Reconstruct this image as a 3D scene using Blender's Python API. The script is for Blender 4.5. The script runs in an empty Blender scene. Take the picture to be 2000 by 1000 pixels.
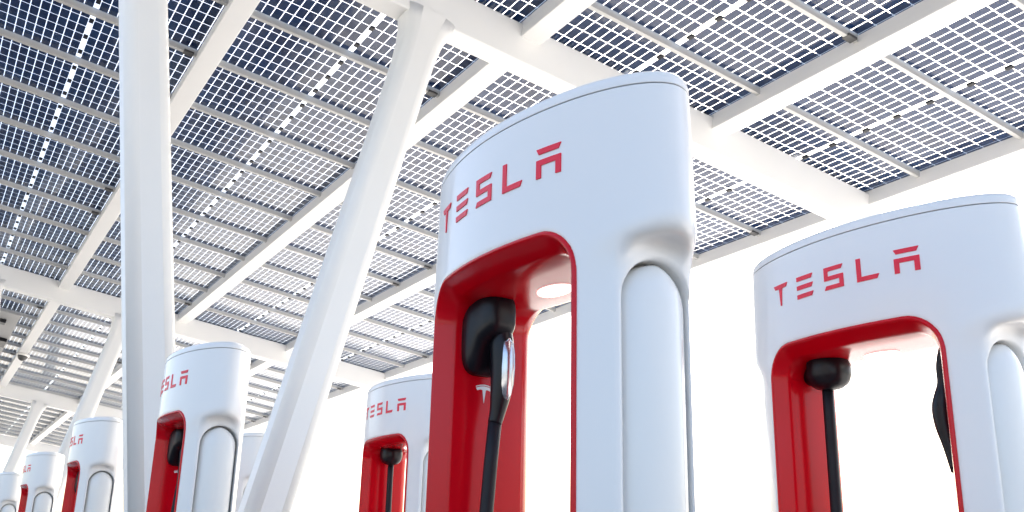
import bpy, bmesh, math, random
import numpy as np
from mathutils import Matrix, Vector
from mathutils.geometry import tessellate_polygon
random.seed(4)
R_ = math.radians

# ------------------------------------------------------------------ camera
CAM = Vector((0.0, 0.0, 1.0))
W = ((0.8532040, -0.5210573, 0.0232836),      # rows: camera right / down / forward, columns: world X Y Z
     (0.1755509, 0.2448463, -0.9535367),
     (0.4911464, 0.8176488, 0.3003759))
FPX = 1914.09                                  # focal length in pixels of a 2000 px wide picture
sc = bpy.context.scene
C = sc.collection
cd = bpy.data.cameras.new('camera'); cam = bpy.data.objects.new('camera', cd); C.objects.link(cam)
cd.sensor_width = 36.0; cd.lens = FPX / 2000 * 36.0
cd.clip_start = 0.05; cd.clip_end = 4000
rt, dn, fw = [Vector(r) for r in W]
M = Matrix((rt, -dn, -fw)).transposed().to_4x4(); M.translation = CAM
cam.matrix_world = M
sc.camera = cam
# ------------------------------------------------------------------ sky, sun, exposure
SUN_AZ = 52.0      # degrees from +Y towards +X
SUN_EL = 41.0
world = bpy.data.worlds.new('World'); sc.world = world; world.use_nodes = True
nt = world.node_tree
bg = nt.nodes['Background']
sky = nt.nodes.new('ShaderNodeTexSky'); sky.sky_type = 'NISHITA'; sky.sun_disc = False
sky.sun_elevation = R_(SUN_EL); sky.sun_rotation = R_(SUN_AZ)
sky.air_density = 1.0; sky.dust_density = 4.0; sky.ozone_density = 1.0
nt.links.new(sky.outputs['Color'], bg.inputs['Color'])
bg.inputs['Strength'].default_value = 0.13
sl = bpy.data.lights.new('sun', 'SUN'); sun = bpy.data.objects.new('sun', sl); C.objects.link(sun)
sl.energy = 5.0; sl.angle = R_(0.5); sl.color = (1.0, 0.96, 0.90)
sd = Vector((math.sin(R_(SUN_AZ)) * math.cos(R_(SUN_EL)), math.cos(R_(SUN_AZ)) * math.cos(R_(SUN_EL)), math.sin(R_(SUN_EL))))
sun.rotation_euler = sd.to_track_quat('Z', 'Y').to_euler()
sun.location = (20, 4, 30)
vs = sc.view_settings
vs.view_transform = 'Standard'; vs.look = 'None'; vs.gamma = 1.0; vs.use_curve_mapping = False
vs.exposure = 1.92
sc.cycles.transparent_max_bounces = 24
sc.cycles.max_bounces = 10

# ------------------------------------------------------------------ materials
MAT = {}
def mat(name, col, rough=0.5, metal=0.0, coat=0.0, spec=0.5, var=0.0, vscale=6.0, bump=0.0, bscale=40.0, rvar=0.0, emit=None):
    m = bpy.data.materials.new(name); m.use_nodes = True
    n = m.node_tree.nodes; l = m.node_tree.links; b = n['Principled BSDF']
    b.inputs['Base Color'].default_value = (*col, 1); b.inputs['Roughness'].default_value = rough
    b.inputs['Metallic'].default_value = metal; b.inputs['Coat Weight'].default_value = coat
    b.inputs['Coat Roughness'].default_value = 0.06; b.inputs['Specular IOR Level'].default_value = spec
    tc = n.new('ShaderNodeTexCoord')
    if var or rvar:
        no = n.new('ShaderNodeTexNoise'); no.inputs['Scale'].default_value = vscale; no.inputs['Detail'].default_value = 6
        l.new(tc.outputs['Object'], no.inputs['Vector'])
        if var:
            mx = n.new('ShaderNodeMix'); mx.data_type = 'RGBA'
            mx.inputs[6].default_value = (*[c * (1 - var) for c in col], 1)
            mx.inputs[7].default_value = (*[min(1, c * (1 + var)) for c in col], 1)
            l.new(no.outputs['Fac'], mx.inputs[0]); l.new(mx.outputs[2], b.inputs['Base Color'])
        if rvar:
            mr = n.new('ShaderNodeMapRange'); mr.inputs[3].default_value = max(0.02, rough - rvar); mr.inputs[4].default_value = rough + rvar
            l.new(no.outputs['Fac'], mr.inputs[0]); l.new(mr.outputs[0], b.inputs['Roughness'])
    if bump:
        nb = n.new('ShaderNodeTexNoise'); nb.inputs['Scale'].default_value = bscale; nb.inputs['Detail'].default_value = 3
        l.new(tc.outputs['Object'], nb.inputs['Vector'])
        bp = n.new('ShaderNodeBump'); bp.inputs['Strength'].default_value = bump; bp.inputs['Distance'].default_value = 0.004
        l.new(nb.outputs['Fac'], bp.inputs['Height']); l.new(bp.outputs['Normal'], b.inputs['Normal'])
    if emit:
        b.inputs['Emission Color'].default_value = (*emit[0], 1); b.inputs['Emission Strength'].default_value = emit[1]
    MAT[name] = m
    return m
mat('white_steel', (0.80, 0.80, 0.79), 0.38, var=0.025, vscale=1.6, bump=0.05, bscale=90, rvar=0.06)
mat('alu', (0.50, 0.50, 0.49), 0.5, metal=0.3, var=0.05, vscale=4)
mat('shell', (0.835, 0.82, 0.80), 0.30, coat=0.35, var=0.008, vscale=2)
mat('shell_pale', (0.81, 0.80, 0.775), 0.22, coat=0.4, var=0.015, vscale=3)
mat('red', (0.60, 0.0008, 0.010), 0.20, coat=0.08, spec=0.28, var=0.04, vscale=5)
mat('letter_red', (0.84, 0.006, 0.035), 0.4)
mat('black', (0.007, 0.008, 0.012), 0.34, spec=0.3, rvar=0.06, vscale=20)
mat('rubber', (0.009, 0.010, 0.014), 0.5, spec=0.3, bump=0.1, bscale=120)
mat('silver', (0.62, 0.63, 0.66), 0.22, metal=0.85)
mat('emblem_white', (0.85, 0.83, 0.83), 0.4)
mat('lamp_lens', (0.85, 0.82, 0.78), 0.35, emit=((1.0, 0.95, 0.88), 0.5))
mat('dark_metal', (0.09, 0.09, 0.09), 0.45, metal=0.3)
mat('grey_sheet', (0.36, 0.36, 0.36), 0.5, var=0.06, vscale=2)
mat('concrete', (0.43, 0.42, 0.405), 0.85, var=0.16, vscale=1.2, bump=0.4, bscale=60)
mat('kerb', (0.16, 0.155, 0.15), 0.85, var=0.12, vscale=2.5, bump=0.4, bscale=60)
mat('asphalt', (0.055, 0.055, 0.057), 0.9, var=0.25, vscale=2.2, bump=0.6, bscale=120)
mat('earth', (0.34, 0.32, 0.28), 0.95, var=0.2, vscale=0.05)
mat('line_paint', (0.75, 0.75, 0.73), 0.7, var=0.06, vscale=5)
mat('red_cable', (0.35, 0.01, 0.03), 0.5)

def cell_material():
    m = mat('cell', (0.010, 0.020, 0.055), 0.35, spec=0.12)
    n = m.node_tree.nodes; l = m.node_tree.links; b = n['Principled BSDF']
    oi = n.new('ShaderNodeTexCoord'); no = n.new('ShaderNodeTexNoise'); no.inputs['Scale'].default_value = 1.3
    l.new(oi.outputs['Object'], no.inputs['Vector'])
    ge = n.new('ShaderNodeNewGeometry')
    ad = n.new('ShaderNodeMath'); ad.operation = 'MULTIPLY_ADD'; ad.inputs[1].default_value = 0.55
    l.new(ge.outputs['Random Per Island'], ad.inputs[0]); l.new(no.outputs['Fac'], ad.inputs[2])
    cr = n.new('ShaderNodeValToRGB')
    cr.color_ramp.elements[0].position = 0.3; cr.color_ramp.elements[0].color = (0.003, 0.012, 0.060, 1)
    cr.color_ramp.elements[1].position = 1.1; cr.color_ramp.elements[1].color = (0.006, 0.032, 0.110, 1)
    l.new(ad.outputs[0], cr.inputs[0]); l.new(cr.outputs[0], b.inputs['Base Color'])
cell_material()
def glass_material():
    m = bpy.data.materials.new('panel_glass'); m.use_nodes = True; MAT['panel_glass'] = m
    n = m.node_tree.nodes; l = m.node_tree.links
    n.remove(n['Principled BSDF'])
    tr = n.new('ShaderNodeBsdfTransparent'); tr.inputs['Color'].default_value = (0.87, 0.885, 0.89, 1)
    gl = n.new('ShaderNodeBsdfGlossy'); gl.inputs['Roughness'].default_value = 0.07
    fr = n.new('ShaderNodeFresnel'); fr.inputs['IOR'].default_value = 1.5
    mx = n.new('ShaderNodeMixShader')
    ge = n.new('ShaderNodeNewGeometry'); iv = n.new('ShaderNodeMath'); iv.operation = 'SUBTRACT'; iv.inputs[0].default_value = 1.0
    l.new(ge.outputs['Backfacing'], iv.inputs[1])
    mu = n.new('ShaderNodeMath'); mu.operation = 'MULTIPLY'; l.new(fr.outputs[0], mu.inputs[0]); l.new(iv.outputs[0], mu.inputs[1])
    l.new(mu.outputs[0], mx.inputs[0]); l.new(tr.outputs[0], mx.inputs[1]); l.new(gl.outputs[0], mx.inputs[2])
    l.new(mx.outputs[0], n['Material Output'].inputs['Surface'])
glass_material()

# ------------------------------------------------------------------ helpers
def link(o): C.objects.link(o); return o
def empty(name, loc=(0, 0, 0), parent=None):
    o = bpy.data.objects.new(name, None); link(o); o.location = loc; o.parent = parent; o.empty_display_size = 0.2
    return o
def tag(o, label=None, cat=None, group=None, kind=None):
    for k, v in (('label', label), ('category', cat), ('group', group), ('kind', kind)):
        if v: o[k] = v
    return o
def mesh_from(name, verts, faces, m, smooth=False):
    me = bpy.data.meshes.new(name); me.from_pydata([tuple(map(float, v)) for v in verts], [], faces); me.update()
    me.materials.append(MAT[m])
    if smooth:
        me.polygons.foreach_set('use_smooth', [True] * len(me.polygons))
    return me
def add(name, me, parent=None, loc=(0, 0, 0), rot=None):
    o = bpy.data.objects.new(name, me); link(o); o.parent = parent; o.location = loc
    if rot: o.rotation_euler = rot
    return o
def box_vf(x0, x1, y0, y1, z0, z1):
    v = [(x, y, z) for x in (x0, x1) for y in (y0, y1) for z in (z0, z1)]
    f = [(0, 1, 3, 2), (4, 6, 7, 5), (0, 4, 5, 1), (2, 3, 7, 6), (0, 2, 6, 4), (1, 5, 7, 3)]
    return v, f
def bm_mesh(name, bm, m, smooth=False):
    bmesh.ops.recalc_face_normals(bm, faces=bm.faces)
    me = bpy.data.meshes.new(name); bm.to_mesh(me); bm.free(); me.materials.append(MAT[m])
    if smooth: me.polygons.foreach_set('use_smooth', [True] * len(me.polygons))
    return me
def bevel_box(name, x0, x1, y0, y1, z0, z1, m, r=0.006, seg=2):
    bm = bmesh.new(); v, f = box_vf(x0, x1, y0, y1, z0, z1)
    vs_ = [bm.verts.new(q) for q in v]
    for q in f: bm.faces.new([vs_[i] for i in q])
    bmesh.ops.bevel(bm, geom=list(bm.edges), offset=r, segments=seg, affect='EDGES', profile=0.5)
    return bm_mesh(name, bm, m, False)
def loft(rings, closed=True, caps=True):
    """rings: list of equally long point lists"""
    n = len(rings[0]); V = [p for r in rings for p in r]; F = []
    for i in range(len(rings) - 1):
        for j in range(n if closed else n - 1):
            a, b = i * n + j, i * n + (j + 1) % n
            F.append((a, b, b + n, a + n))
    if caps and closed:
        F.append(tuple(range(n - 1, -1, -1))); k = (len(rings) - 1) * n
        F.append(tuple(range(k, k + n)))
    return V, F
def smooth_path(path, radii, n=5):
    """Catmull-Rom resampling of a path and its radii"""
    A = np.array([list(p) + list(r) for p, r in zip(path, radii)], float)
    A = np.vstack([2 * A[0] - A[1], A, 2 * A[-1] - A[-2]]); out = []
    for i in range(1, len(A) - 2):
        for q in range(n):
            t = q / n; p0, p1, p2, p3 = A[i - 1:i + 3]
            out.append(0.5 * (2 * p1 + (p2 - p0) * t + (2 * p0 - 5 * p1 + 4 * p2 - p3) * t * t + (3 * p1 - p0 - 3 * p2 + p3) * t ** 3))
    out.append(A[-2]); out = np.array(out)
    return [tuple(o[:3]) for o in out], [tuple(o[3:]) for o in out]
def tube(path, radii, seg=14):
    if hasattr(radii, '__len__') and len(path) > 4: path, radii = smooth_path(path, radii)
    P = [Vector(p) for p in path]; rings = []
    ref = Vector((1, 0, 0))
    for i, p in enumerate(P):
        d = (P[min(i + 1, len(P) - 1)] - P[max(i - 1, 0)]).normalized()
        a = ref - d * ref.dot(d)
        if a.length < 1e-3: a = Vector((0, 1, 0)) - d * d.y
        a.normalize(); b = d.cross(a); ref = a
        r = radii[i] if hasattr(radii, '__len__') else radii
        ra, rb = r if hasattr(r, '__len__') else (r, r)
        rings.append([tuple(p + a * ra * math.cos(2 * math.pi * k / seg) + b * rb * math.sin(2 * math.pi * k / seg)) for k in range(seg)])
    return loft(rings)
def copy_tree(o, parent=None):
    c = o.copy(); link(c); c.parent = parent
    for ch in [q for q in bpy.data.objects if q.parent == o]: copy_tree(ch, c)
    return c
def pix(p):
    d = Vector(p) - CAM
    z = d.dot(fw)
    return (1000 + FPX * d.dot(rt) / z, 500 + FPX * d.dot(dn) / z, z) if z > 0.1 else (-9999, -9999, z)

# ------------------------------------------------------------------ ground
def sheet(name, x0, x1, y0, y1, z, m, n=1):
    me = mesh_from(name, [(x0, y0, z), (x1, y0, z), (x1, y1, z), (x0, y1, z)], [(0, 1, 2, 3)], m)
    return tag(add(name, me), kind='structure')
sheet('ground', -1500, 1500, -1500, 1500, -0.012, 'earth')
sheet('parking_lot', -7.5, 3.25, -12, 46, -0.004, 'asphalt')
sheet('driveway', 3.252, 22, -12, 46, -0.006, 'concrete')
island = tag(add('charger_island', bevel_box('charger_island', 0.45, 2.85, -6, 42, -0.05, 0.12, 'kerb', 0.02)), kind='structure')
for i in range(17):
    y = 0.22 + 2.82 * (i - 2)
    me = bpy.data.meshes.get('stall_line') or mesh_from('stall_line', [(-4.6, -0.05, 0), (0.40, -0.05, 0), (0.40, 0.05, 0), (-4.6, 0.05, 0)], [(0, 1, 2, 3)], 'line_paint')
    tag(add('stall_line', me, loc=(0, y, 0.0)), kind='structure')

# ------------------------------------------------------------------ canopy frame
CU = Vector((0.98959, -0.00666, -0.14375)); CV = Vector((0.006, 0.99997, -0.005)); CN = Vector((0.14378, 0.00409, 0.9896))
CC = Vector((0.97545, -7.22682, -4.55696))     # camera in canopy coordinates (metres)
canopy = empty('solar_canopy')
MC = Matrix((CU, CV, CN)).transposed().to_4x4()
MC.translation = CAM - (CU * CC.x + CV * CC.y + CN * CC.z)
canopy.matrix_world = MC
MCi = MC.inverted()
tag(canopy, 'white steel canopy on leaning posts roofed with see-through solar panels', 'canopy')
PB = 1.9653; NB = 4
Y0, Y1 = -8, 33
GY = [-1.45 + 11.3 * k for k in range(4)]
# long beams between the bays
for k in range(NB + 1):
    x = k * PB; w = 0.09; dpt = 0.15
    x0, x1 = x - w, x + w
    if k == NB: x0, x1 = x - 0.075, x + 0.015
    add('beam', bevel_box('beam', x0, x1, Y0 - 0.1, Y1 + 0.1, -dpt, 0.05, 'white_steel', 0.008), canopy)
# cross girders
gme = bevel_box('girder', -0.25, NB * PB + 0.10, 0.0, 0.20, -0.37, -0.03, 'white_steel', 0.014, 3)
for gy in GY:
    if gy < Y1: add('girder', gme, canopy, (0, gy, 0))
# rails between the modules, module glass, cells, junction boxes
HC = 0.0783; CP = 0.1585
cells_xy = []                                   # centre offsets in a module
for side in (-1, 1):
    for i in range(12):
        for j in range(6):
            cells_xy.append((side * (0.021 + HC * (i + 0.5)), (j - 2.5) * CP))
CX, CY = 0.0355, 0.0750                         # half sizes of a cell
ch = 0.006
cell_out = [(-CX + ch, -CY), (CX - ch, -CY), (CX, -CY + ch), (CX, CY - ch), (CX - ch, CY), (-CX + ch, CY), (-CX, CY - ch), (-CX, -CY + ch)]
def cells_mesh(name, lst):
    V = []; F = []
    for (x, y) in lst:
        b = len(V)
        V += [(x + a, y + c, -0.0006) for a, c in cell_out] + [(x + a, y + c, 0.0006) for a, c in cell_out]
        F.append(tuple(b + i for i in range(7, -1, -1))); F.append(tuple(b + 8 + i for i in range(8)))
        F += [(b + i, b + (i + 1) % 8, b + 8 + (i + 1) % 8, b + 8 + i) for i in range(8)]
    return mesh_from(name, V, F, 'cell')
all_cells = cells_mesh('cells', cells_xy)
one_cell = cells_mesh('cell', [(0, 0)])
pv, pf = box_vf(-0.972, 0.972, -0.487, 0.487, -0.004, 0.004)
pane_me = mesh_from('solar_panel', pv, pf, 'panel_glass')
jbox_me = bevel_box('junction_box', -0.020, 0.020, -0.030, 0.030, -0.024, -0.0045, 'black', 0.004)
rail_me = bevel_box('rail', -PB / 2 + 0.092, PB / 2 - 0.092, -0.019, 0.019, -0.055, 0.012, 'alu', 0.003)
railn_me = bevel_box('rail', -PB / 2 + 0.092, PB / 2 - 0.078, -0.019, 0.019, -0.055, 0.012, 'alu', 0.003)
dark_block_me = bevel_box('dark_block', -0.045, 0.045, -0.034, 0.034, -0.030, -0.006, 'dark_metal', 0.004)  # small dark block set at one end of some rails
# the 300 cells that show largest become objects of their own
cand = []
for k in range(NB):
    for j in range(Y0, 6):
        for i, (cx, cy) in enumerate(cells_xy):
            p = MC @ Vector(((k + 0.5) * PB + cx, j + 0.5 + cy, 0))
            a, b, d = pix(p)
            if not (0 < a < 2000 and 0 < b < 1000): continue
            if 232 < a < 345 or (845 < a < 1350 and b > 480 - 0.7 * (a - 845) and b > 150): continue      # behind post / charger
            if abs(cx) > 0.86: continue
            if a > 700 and 0.44 * (a - 800) - 20 < b < 0.44 * (a - 800) + 140: continue                      # behind the girder
            if abs(a - (825 - 0.294 * (b - 50))) < 70: continue
            cand.append((d, k, j, i))
cand.sort()
single = {}
for d, k, j, i in cand[:300]: single.setdefault((k, j), set()).add(i)
for k in range(NB):
    for j in range(Y0, Y1):
        xc, yc = (k + 0.5) * PB, j + 0.5
        if k == 0 and 13 <= j <= 20: pass
        o = add('solar_panel', pane_me, canopy, (xc, yc, 0))
        s = single.get((k, j))
        if s is None:
            tag(add('cells', all_cells, o), kind='stuff')
        else:
            rest = [c for i, c in enumerate(cells_xy) if i not in s]
            if rest: tag(add('cells', cells_mesh('cells', rest), o), kind='stuff')
            for i in s: add('cell', one_cell, o, (*cells_xy[i], 0))
        if j < 19:
            for q in (-2, 0, 2): add('junction_box', jbox_me, o, (0, q * CP, 0))
        r = add('rail', railn_me if k == NB - 1 else rail_me, canopy, (xc, float(j), 0))
        if j < 19 and random.random() < 0.35: add('dark_block', dark_block_me, r, (PB / 2 - 0.16, 0, -0.03))

# leaning posts, two to a V under each girder, built in canopy coordinates
def post(name, bw, tw, half, parent):
    b = MCi @ Vector(bw); t = MCi @ Vector(tw)
    ax = (t - b).normalized(); ey = Vector((0, 1, 0)); ex = ey.cross(ax).normalized(); ey = ax.cross(ex).normalized()
    r = 0.075; out = []
    for (sx, sy, a0) in ((1, 1, 0), (-1, 1, 90), (-1, -1, 180), (1, -1, 270)):
        for q in range(6):
            a = R_(a0 + q * 18); out.append((sx * (half - r) + r * math.cos(a), sy * (half - r) + r * math.sin(a)))
    rings = [[tuple(p + ex * a * k + ey * c) for a, c in out] for p, k in ((b, 1), (t - ax * 0.55, 1), (t - ax * 0.38, 1.03), (t - ax * 0.24, 1.12), (t - ax * 0.12, 1.30), (t, 1.60))]
    V, F = loft(rings)
    me = mesh_from(name, V, F, 'white_steel', True)
    for i, p in enumerate(me.polygons):
        p.use_smooth = len(p.vertices) == 4 and (i % 24) % 6 != 5
    return add(name, me, parent), b, t
for gi, gy in enumerate(GY[:3]):
    dy = 11.3 * gi
    for (xb, xt, side) in ((1.385, 0.65, -1), (1.58, 2.74, 1)):
        yw = 5.88 + dy
        zt = 1.0 + (4.557 - 0.1438 * xt - 0.004 * yw) / 0.9896 - 0.385
        o, b, t = post('post', (xb, yw, 0.10), (xt, yw, zt + 0.06), 0.135, canopy)
        if side > 0: continue
        bmh = bpy.data.meshes.get('base_plate') or bevel_box('base_plate', -0.36, 0.36, -0.24, 0.24, 0, 0.025, 'white_steel', 0.005)
        bo = add('base_plate', bmh, o); bo.matrix_parent_inverse = Matrix.Identity(4)
        bo.matrix_local = MCi @ Matrix.Translation((1.48, yw, 0.119))
# grey tray with black boxes hung under the left bay
tray = empty('equipment_tray', (0.86, 16.4, -0.11), None); tray.matrix_world = MC @ Matrix.Translation((0.86, 16.4, -0.11))
tag(tray, 'grey sheet metal tray with black boxes under the canopy at far left', 'tray')
add('tray_sheet', bevel_box('tray_sheet', -0.75, 0.72, -3.7, 3.9, -0.02, 0.02, 'grey_sheet', 0.005), tray)
for (x, y, a, c) in ((0.42, -3.0, 0.11, 0.12), (0.60, -1.0, 0.10, 0.35), (0.64, 1.7, 0.08, 0.3)):
    add('black_box', bevel_box('black_box', x - a, x + a, y - c, y + c, -0.09, -0.0205, 'black', 0.01), tray)
for (x, y) in ((0.6, -3.9), (0.6, 3.9), (-0.6, -3.9), (-0.6, 3.9)):
    pass
for (x, y) in ((0.5, -3.4), (0.5, 3.5), (-0.6, -3.4), (-0.6, 3.5)):
    V, F = tube([(x, y, 0.02), (x, y, 0.105)], 0.012, 8); add('hanger', mesh_from('hanger', V, F, 'dark_metal', True), tray)

# dome camera below the beam
dome = empty('dome_camera'); dome.matrix_world = MC @ Matrix.Translation((1.98, 16.1, -0.151))
tag(dome, 'small white dome camera under the beam above the far left chargers', 'camera')
V, F = tube([(0, 0, 0), (0, 0, -0.05)], 0.13, 24); add('housing', mesh_from('housing', V, F, 'shell_pale', True), dome)
rings = [[(0.105 * math.cos(a) * math.cos(t), 0.105 * math.sin(a) * math.cos(t), -0.05 - 0.105 * math.sin(t)) for a in [2 * math.pi * q / 20 for q in range(20)]] for t in [R_(d) for d in (0, 20, 40, 60, 78, 88)]]
V, F = loft(rings); add('dome', mesh_from('dome', V, F, 'dark_metal', True), dome)

# ------------------------------------------------------------------ charger body from a distance field
HT = 1.742; A_, B_, PW = 0.424, 0.162, 1.9
A_TOP = 0.412
OPW, OPT, OPR = 0.265, 1.462, 0.085
PILLT = 1.395
def a_of(z): return A_ + (A_TOP - A_) * np.clip((z - 1.38) / (HT - 1.38), 0, 1)
def t_of(y, z=1.0): return B_ * max(0.0, 1 - (abs(y) / float(a_of(z))) ** PW) ** (1 / PW)
def smax(a, b, k): h = np.clip(0.5 + 0.5 * (a - b) / k, 0, 1); return b + (a - b) * h + k * h * (1 - h)
def rrect(u, v, hu, hv, r):
    qx = np.abs(u) - hu + r; qy = np.abs(v) - hv + r
    return np.hypot(np.maximum(qx, 0), np.maximum(qy, 0)) + np.minimum(np.maximum(qx, qy), 0) - r
def stadium(x, z, hw, zt):
    zz = np.maximum(z - (zt - hw), 0); return np.hypot(x, zz) - hw
def body_sdf(x, y, z):
    ax = np.abs(x); ay0 = np.abs(y); ay = ay0 * A_ / a_of(z)
    q = ((ax / B_) ** PW + (ay / A_) ** PW) ** (1 / PW)
    # divide by the gradient length for a metric distance
    gx = (ax / B_) ** (PW - 1) / B_; gy = (ay / A_) ** (PW - 1) / A_
    g = np.hypot(gx, gy) / np.maximum(q, 1e-3) ** (PW - 1)
    d = (q - 1) / np.maximum(g, 2.0)
    d = smax(d, np.maximum(z - HT, -z), 0.02)
    hole = rrect(y, z - (OPT + 0.02) / 2, OPW, (OPT - 0.02) / 2 + 0.0, OPR)
    hole = rrect(y, z - (0.22 + OPT) / 2, OPW, (OPT - 0.22) / 2, OPR)
    d = smax(d, -hole, 0.012)
    scoop = smax(stadium(x, z, 0.128, 1.432) * 0.75, 0.342 - 1.5 * np.maximum(ax - 0.085, 0) - ay0, 0.035)
    d = smax(d, -scoop, 0.03)
    groove = np.maximum(stadium(x - 0.008, z, 0.0795, PILLT + 0.005), 0.285 - ay0)
    d = smax(d, -groove, 0.006)
    return d
def surface_nets(fn, lo, hi, h):
    n = [int(math.ceil((b - a) / h)) + 1 for a, b in zip(lo, hi)]
    ax = [lo[i] + h * np.arange(n[i]) for i in range(3)]
    X, Y, Z = np.meshgrid(*ax, indexing='ij')
    S = fn(X, Y, Z); sg = S < 0
    c = np.zeros([m - 1 for m in n], np.int16)
    for i in (0, 1):
        for j in (0, 1):
            for k in (0, 1):
                c += sg[i:n[0] - 1 + i, j:n[1] - 1 + j, k:n[2] - 1 + k]
    act = (c > 0) & (c < 8)
    idx = -np.ones(act.shape, np.int64); idx[act] = np.arange(act.sum())
    cells = np.argwhere(act)
    acc = np.zeros((len(cells), 3)); cnt = np.zeros(len(cells))
    cor = [(i, j, k) for i in (0, 1) for j in (0, 1) for k in (0, 1)]
    for a in range(8):
        for b in range(a + 1, 8):
            if sum(abs(cor[a][q] - cor[b][q]) for q in range(3)) != 1: continue
            A = cells + cor[a]; Bc = cells + cor[b]
            sa = S[A[:, 0], A[:, 1], A[:, 2]]; sb = S[Bc[:, 0], Bc[:, 1], Bc[:, 2]]
            m = (sa < 0) != (sb < 0)
            t = np.where(m, sa / np.where(m, sa - sb, 1), 0)
            acc += np.where(m[:, None], np.array(cor[a]) + (np.array(cor[b]) - np.array(cor[a])) * t[:, None], 0); cnt += m
    P = np.array(lo) + h * (cells + acc / cnt[:, None])
    for _ in range(4):                            # pull the points onto the surface
        e = 1e-4; s = fn(P[:, 0], P[:, 1], P[:, 2])
        G = np.stack([(fn(P[:, 0] + e * (q == 0), P[:, 1] + e * (q == 1), P[:, 2] + e * (q == 2)) - s) / e for q in range(3)], 1)
        P = P - np.clip(s / np.maximum((G ** 2).sum(1), 0.2), -h * .5, h * .5)[:, None] * G
    F = []
    for q in range(3):
        a, b = [(1, 2), (2, 0), (0, 1)][q]
        s0 = [slice(0, m) for m in n]; s1 = list(s0)
        s0[q] = slice(0, n[q] - 1); s1[q] = slice(1, n[q])
        E = sg[tuple(s0)] != sg[tuple(s1)]
        E = np.argwhere(E); E = E[(E[:, a] > 0) & (E[:, b] > 0) & (E[:, a] < n[a] - 1) & (E[:, b] < n[b] - 1)]
        ins = sg[E[:, 0], E[:, 1], E[:, 2]]
        def at(da, db):
            c_ = E.copy(); c_[:, a] -= da; c_[:, b] -= db; return idx[c_[:, 0], c_[:, 1], c_[:, 2]]
        Q = np.stack([at(1, 1), at(0, 1), at(0, 0), at(1, 0)], 1)
        Q[~ins] = Q[~ins][:, ::-1]; F.append(Q)
    return P, np.concatenate(F)
P, F = surface_nets(body_sdf, (-0.18, -0.440, -0.02), (0.18, 0.440, HT + 0.02), 0.0055)
me = bpy.data.meshes.new('body_src'); me.from_pydata(P.tolist(), [], F.tolist()); me.update()
def cut(z, keep_low, name):
    bm = bmesh.new(); bm.from_mesh(me)
    r = bmesh.ops.bisect_plane(bm, geom=list(bm.verts) + list(bm.edges) + list(bm.faces), plane_co=(0, 0, z), plane_no=(0, 0, 1),
                               clear_outer=keep_low, clear_inner=not keep_low)
    ed = [e for e in bm.edges if e.is_boundary]
    bmesh.ops.holes_fill(bm, edges=ed, sides=0)
    o = bpy.data.meshes.new(name); bm.to_mesh(o); bm.free(); o.materials.append(MAT['shell'])
    o.polygons.foreach_set('use_smooth', [len(p.vertices) < 6 for p in o.polygons])
    return o
ZS = HT - 0.030
body_me = cut(ZS - 0.0012, True, 'body')
cap_me = cut(ZS + 0.0012, False, 'top_cap')

# ------------------------------------------------------------------ charger parts
charger = empty('charging_post')
add('body', body_me, charger); add('top_cap', cap_me, charger)
# red liner: profile swept along the opening
path = []                                        # (y, z, ny, nz) with the normal pointing into the opening
for z in np.linspace(0.30, OPT - OPR, 8): path.append((OPW, z, -1, 0))
for a in np.linspace(0, 90, 10)[1:]: path.append((OPW - OPR + OPR * math.cos(R_(a)), OPT - OPR + OPR * math.sin(R_(a)), -math.cos(R_(a)), -math.sin(R_(a))))
for y in np.linspace(OPW - OPR, -(OPW - OPR), 9)[1:]: path.append((y, OPT, 0, -1))
for a in np.linspace(90, 180, 10)[1:]: path.append((-(OPW - OPR) + OPR * math.cos(R_(a)), OPT - OPR + OPR * math.sin(R_(a)), -math.cos(R_(a)), -math.sin(R_(a))))
for z in np.linspace(OPT - OPR, 0.30, 8)[1:]: path.append((-OPW, z, 1, 0))
prof = [(-0.90, -0.008), (-0.985, -0.006), (-1.008, -0.003), (-1.016, 0.0), (-1.010, 0.003), (-0.975, 0.006), (-0.76, 0.026), (-0.68, 0.030), (-0.3, 0.031),
        (0.3, 0.031), (0.68, 0.030), (0.74, 0.028), (0.90, 0.012), (0.955, 0.007), (0.975, 0.002), (0.97, -0.003), (0.95, -0.008), (0.88, -0.010)]
rings = []
for (y, z, ny, nz) in path:
    t = t_of(y)
    rings.append([(s * t, y + ny * o, z + nz * o) for s, o in prof])
V, Fc = loft(rings, closed=True, caps=True)
liner = add('liner', mesh_from('liner', V, Fc, 'red', True), charger)
# sill of the opening
add('sill', bevel_box('sill', -0.10, 0.10, -0.234, 0.234, 0.24, 0.335, 'red', 0.01), charger)
# lamp under the top of the opening
V, Fc = tube([(0, 0, 0), (0, 0, -0.004), (0, 0, -0.0065)], [(0.030, 0.052), (0.030, 0.052), (0.026, 0.047)], 24)
add('lamp', mesh_from('lamp', V, Fc, 'lamp_lens', True), charger, (0.03, 0.02, OPT - 0.0305))
# round-topped side columns in their grooves
def pill():
    rings = []; zt = PILLT; r = 0.0760
    prof2 = [(math.cos(R_(a)), max(0.0, -math.sin(R_(a)))) for a in range(0, -181, -12)]
    levels = [(0.02, 1.0)] + [(z, 1.0) for z in np.linspace(0.1, zt - r, 8)] + [(zt - r + r * math.sin(R_(a)), math.cos(R_(a))) for a in (12, 24, 36, 48, 60, 70, 79, 86)]
    for z, s in levels:
        rings.append([(r * s * c, -0.290 - (0.024 + 0.042 * (s ** 0.6)) * max(0, q) ** 0.8 if q > 1e-6 else -0.290, z) for c, q in prof2])
    V, Fc = loft(rings)
    return mesh_from('side_column', V, Fc, 'shell_pale', True)
pm = pill()
add('side_column', pm, charger, (0.008, 0, 0)); add('side_column', pm, charger, (0.008, 0, 0), rot=(0, 0, math.pi))
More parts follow.
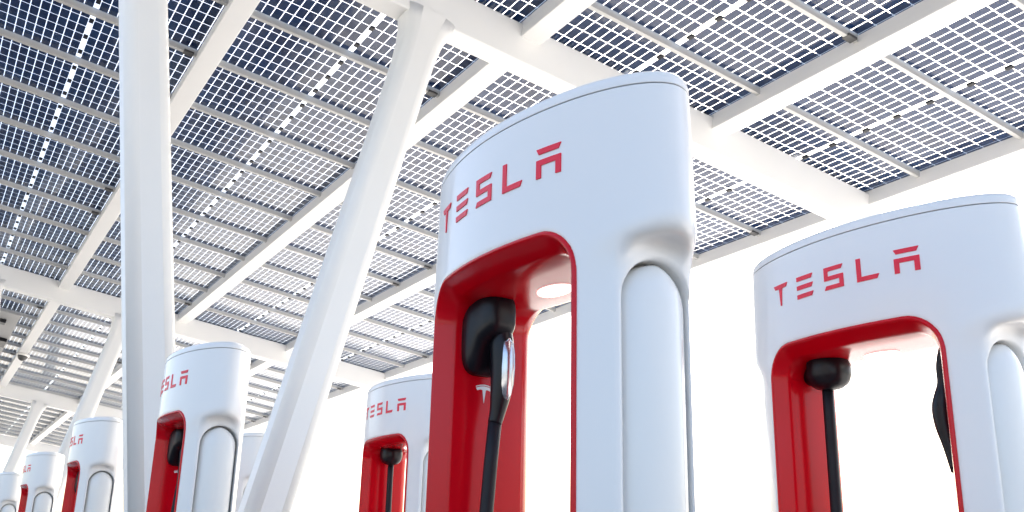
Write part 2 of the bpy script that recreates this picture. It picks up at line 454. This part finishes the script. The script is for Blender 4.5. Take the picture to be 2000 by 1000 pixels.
# letters
def letter(polys, y_left, z0, w, h):
    bm = bmesh.new()
    for poly in polys:
        ring = []
        for (a, b), (c, d) in zip(poly, poly[1:] + poly[:1]):
            n = max(1, int(abs(c - a) / 0.26))
            ring += [(a + (c - a) * q / n, b + (d - b) * q / n) for q in range(n)]
        lo = []; hi = []
        for a, b in ring:
            y = y_left - a * w; t = t_of(y, z0 + b * h)
            lo.append(bm.verts.new((-t + 0.002, y, z0 + b * h))); hi.append(bm.verts.new((-t - 0.0022, y, z0 + b * h)))
        for tri in tessellate_polygon([[Vector((a, b, 0)) for a, b in ring]]): bm.faces.new([hi[q] for q in tri])
        for i in range(len(lo)):
            j = (i + 1) % len(lo); bm.faces.new((lo[i], lo[j], hi[j], hi[i]))
    return bm_mesh('letter', bm, 'letter_red')
GL = {'T': [[(0, 1), (1, 1), (.90, .82), (.61, .80), (.54, 0), (.46, 0), (.39, .80), (.10, .82)]],
      'E': [[(0, 1), (1, 1), (.90, .81), (0, .81)], [(0, .595), (1, .595), (.90, .405), (0, .405)], [(0, .19), (1, .19), (.90, 0), (0, 0)]],
      'S': [[(0, 1), (1, 1), (.90, .82), (.2, .82), (.2, .59), (1, .59), (1, 0), (0, 0), (.10, .18), (.8, .18), (.8, .41), (0, .41)]],
      'L': [[(0, 1), (.2, 1), (.2, .19), (1, .19), (.90, 0), (0, 0)]],
      'A': [[(0, 1), (1, 1), (.90, .81), (.10, .81)], [(0, .62), (1, .62), (1, 0), (.8, 0), (.8, .43), (.2, .43), (.2, 0), (0, 0)]]}
LW, LH, LP = 0.061, 0.060, 0.1010
for i, c in enumerate('TESLA'):
    add('letter', letter(GL[c], 0.228 - i * LP, 1.573, LW, LH), charger)
# emblem on the far red wall (plane facing -y)
WALL = OPW - 0.031
def flat(polys, name, m, yy):
    bm = bmesh.new()
    for poly in polys:
        lo = [bm.verts.new((x, yy + 0.001, z)) for x, z in poly]; hi = [bm.verts.new((x, yy - 0.0015, z)) for x, z in poly]
        for tri in tessellate_polygon([[Vector((x, z, 0)) for x, z in poly]]): bm.faces.new([hi[q] for q in tri])
        for i in range(len(lo)):
            j = (i + 1) % len(lo); bm.faces.new((lo[i], lo[j], hi[j], hi[i]))
    return bm_mesh(name, bm, m)
ex, ez, es = -0.012, 1.235, 0.020
arc = [(-1.0, 0.62), (-.5, 0.78), (0, 0.84), (.5, 0.78), (1.0, 0.62), (.86, 0.34), (.42, 0.47), (.20, 0.42), (0, -1.0), (-.20, 0.42), (-.42, 0.47), (-.86, 0.34)]
top = [(-1.05, .80), (-.5, .97), (0, 1.03), (.5, .97), (1.05, .80), (1.0, .71), (.5, .87), (0, .93), (-.5, .87), (-1.0, .71)]
emblem_me = (flat([[(ex + es * a, ez + es * b) for a, b in arc], [(ex + es * a, ez + es * b) for a, b in top]], 'emblem', 'emblem_white', WALL))
# holster on the far wall (bulb lofted outwards from the wall), connector hanging in it, cable
def bulb(secs, hx, hz, ex_=0.8):
    rings = []
    for (dy, cz, rx, rz) in secs:
        rings.append([(hx + rx * math.copysign(abs(math.cos(a)) ** ex_, math.cos(a)), WALL - dy, hz + cz + rz * math.copysign(abs(math.sin(a)) ** ex_, math.sin(a))) for a in [2 * math.pi * q / 32 for q in range(32)]])
    V, Fc = loft(rings)
    return mesh_from('holster', V, Fc, 'black', True)
HZ = 1.380; HX = -0.022
def hung(root):
    add('emblem', emblem_me, [c for c in root.children if c.name.startswith('liner')][0])
    add('holster', bulb(((-0.004, -.022, .050, .086), (0.020, -.022, .050, .086), (0.034, -.014, .047, .078), (0.050, 0.010, .042, .056), (0.070, 0.014, .040, .050), (0.086, .016, .035, .043), (0.094, .017, .030, .037), (0.098, .018, .018, .022)), HX, HZ, 0.55), root)
    cy = WALL - 0.062
    V, Fc = tube([(HX + .012, cy, HZ - .005), (HX + .014, cy - .004, HZ - .05), (HX + .016, cy - .006, HZ - .10), (HX + .014, cy - .004, HZ - .15), (HX + .010, cy, HZ - .19), (HX + .006, cy + .004, HZ - .215)],
                 [(.022, .024), (.025, .030), (.0245, .030), (.022, .024), (.017, .018), (.0150, .0155)], 20)
    con = add('connector', mesh_from('connector', V, Fc, 'black', True), root)
    V = []; Fc = []
    rows = [(-.036, .005, .0290), (-.046, .0135, .0330), (-.070, .0155, .0362), (-.10, .016, .0368), (-.135, .0145, .0345), (-.157, .0105, .0300), (-.168, .004, .0260)]
    for dz, hw, off in rows:
        for q in (-1, -.5, 0, .5, 1):
            V.append((HX + .0165 + hw * q, cy - .004 - off * (1 - .22 * (q + .1) ** 2), HZ + dz))
    n5 = len(rows)
    for i in range(n5 - 1):
        for j in range(4): Fc.append((i * 5 + j, i * 5 + j + 1, i * 5 + j + 6, i * 5 + j + 5))
    base = len(V)
    V += [(x, y + .012, z) for x, y, z in V]
    bd = [(i * 5, i * 5 + 5) for i in range(n5 - 1)] + [(i * 5 + 4, i * 5 + 9) for i in range(n5 - 1)] + [(j, j + 1) for j in range(4)] + [((n5 - 1) * 5 + j, (n5 - 1) * 5 + j + 1) for j in range(4)]
    Fc += [(a, b, b + base, a + base) for a, b in bd]
    add('inlay', mesh_from('inlay', V, Fc, 'silver', True), con)
    pts = [(HX + .0065, cy + .003, HZ - .205), (HX, cy + .006, HZ - .30), (HX - .006, cy + .010, HZ - .42), (HX - .012, cy + .012, HZ - .56), (HX - .018, cy + .008, HZ - .72), (HX - .02, cy, HZ - .86), (HX - .015, cy - .03, HZ - .98), (HX, cy - .08, HZ - 1.045)]
    V, Fc = tube(pts, 0.0145, 14)
    add('cable', mesh_from('cable', V, Fc, 'rubber', True), root)
def capped(root):
    hz = 1.403
    add('holster', bulb(((-0.004, 0, .030, .030), (0.020, 0, .034, .034), (0.032, .004, .050, .052), (0.060, .006, .054, .058), (0.085, .004, .051, .055), (0.104, 0, .043, .043), (0.117, 0, .030, .030), (0.122, 0, .012, .012)), -0.005, hz), root)
    cy = WALL - 0.052
    pts = [(0.0, cy, hz - .03), (0.0, cy, hz - .12), (0.002, cy + .002, hz - .3), (0.003, cy + .003, hz - .5), (0, cy, hz - .75), (0, cy - .02, hz - .95), (0.01, cy - .06, hz - 1.065)]
    V, Fc = tube(pts, 0.0150, 14)
    add('cable', mesh_from('cable', V, Fc, 'rubber', True), root)
# slim second connector on the near wall
ny = -WALL
nx = -0.022
V, Fc = tube([(nx, ny - .004, HZ + .040), (nx, ny + .030, HZ + .020), (nx, ny + .044, HZ - .02), (nx, ny + .046, HZ - .06), (nx, ny + .050, HZ - .09), (nx, ny + .055, HZ - .12), (nx, ny + .054, HZ - .16), (nx, ny + .046, HZ - .21), (nx, ny + .036, HZ - .27)],
             [(.012, .012), (.015, .014), (.016, .014), (.015, .014), (.021, .021), (.025, .025), (.023, .023), (.017, .017), (.013, .013)], 20)
con2 = add('connector', mesh_from('connector', V, Fc, 'black', True), charger)
V, Fc = tube([(nx, ny + .032, HZ - .26), (nx, ny + .026, HZ - .5), (nx, ny + .022, HZ - .8), (nx, ny + .03, HZ - 1.045)], 0.0125, 12)
add('cable', mesh_from('cable', V, Fc, 'rubber', True), charger)

# ------------------------------------------------------------------ the two rows of chargers
S = 2.82
row1 = ['large white charging post with red wordmark in the centre, nearest of all',
        'white charging post overlapping the right side of the upright canopy post',
        'white charging post left of the upright canopy post, third along the near row',
        'small white charging post second from the left edge, its red opening a sliver',
        'tiny white charging post cut off by the left edge of the picture',
        None]
row2 = ['white charging post at the right edge with black ball-shaped holster in its opening',
        'white charging post with small red wordmark directly left of the large central one',
        'pale charging post mostly hidden behind the foot of the leaning canopy post',
        None,
        'sliver of a pale charging post just left of the upright canopy post, behind another post']
plain = copy_tree(charger)
hung(charger); capped(plain)
for lab, x, y0, grp, src, dxs in ((row1, 1.067, 1.628, 'charging posts of the near row', charger, (0, .014, .03, .025, .0)),
                                  (row2, 2.112, 1.645, 'charging posts of the far row', plain, (0, .015, .03, .03, .03))):
    for i, l in enumerate(lab):
        if l is None: continue
        o = src if i == 0 else copy_tree(src)
        o.location = (x + dxs[i], y0 + (S if src is charger else 2.87) * i, 0.12)
        tag(o, l, 'charger', grp)
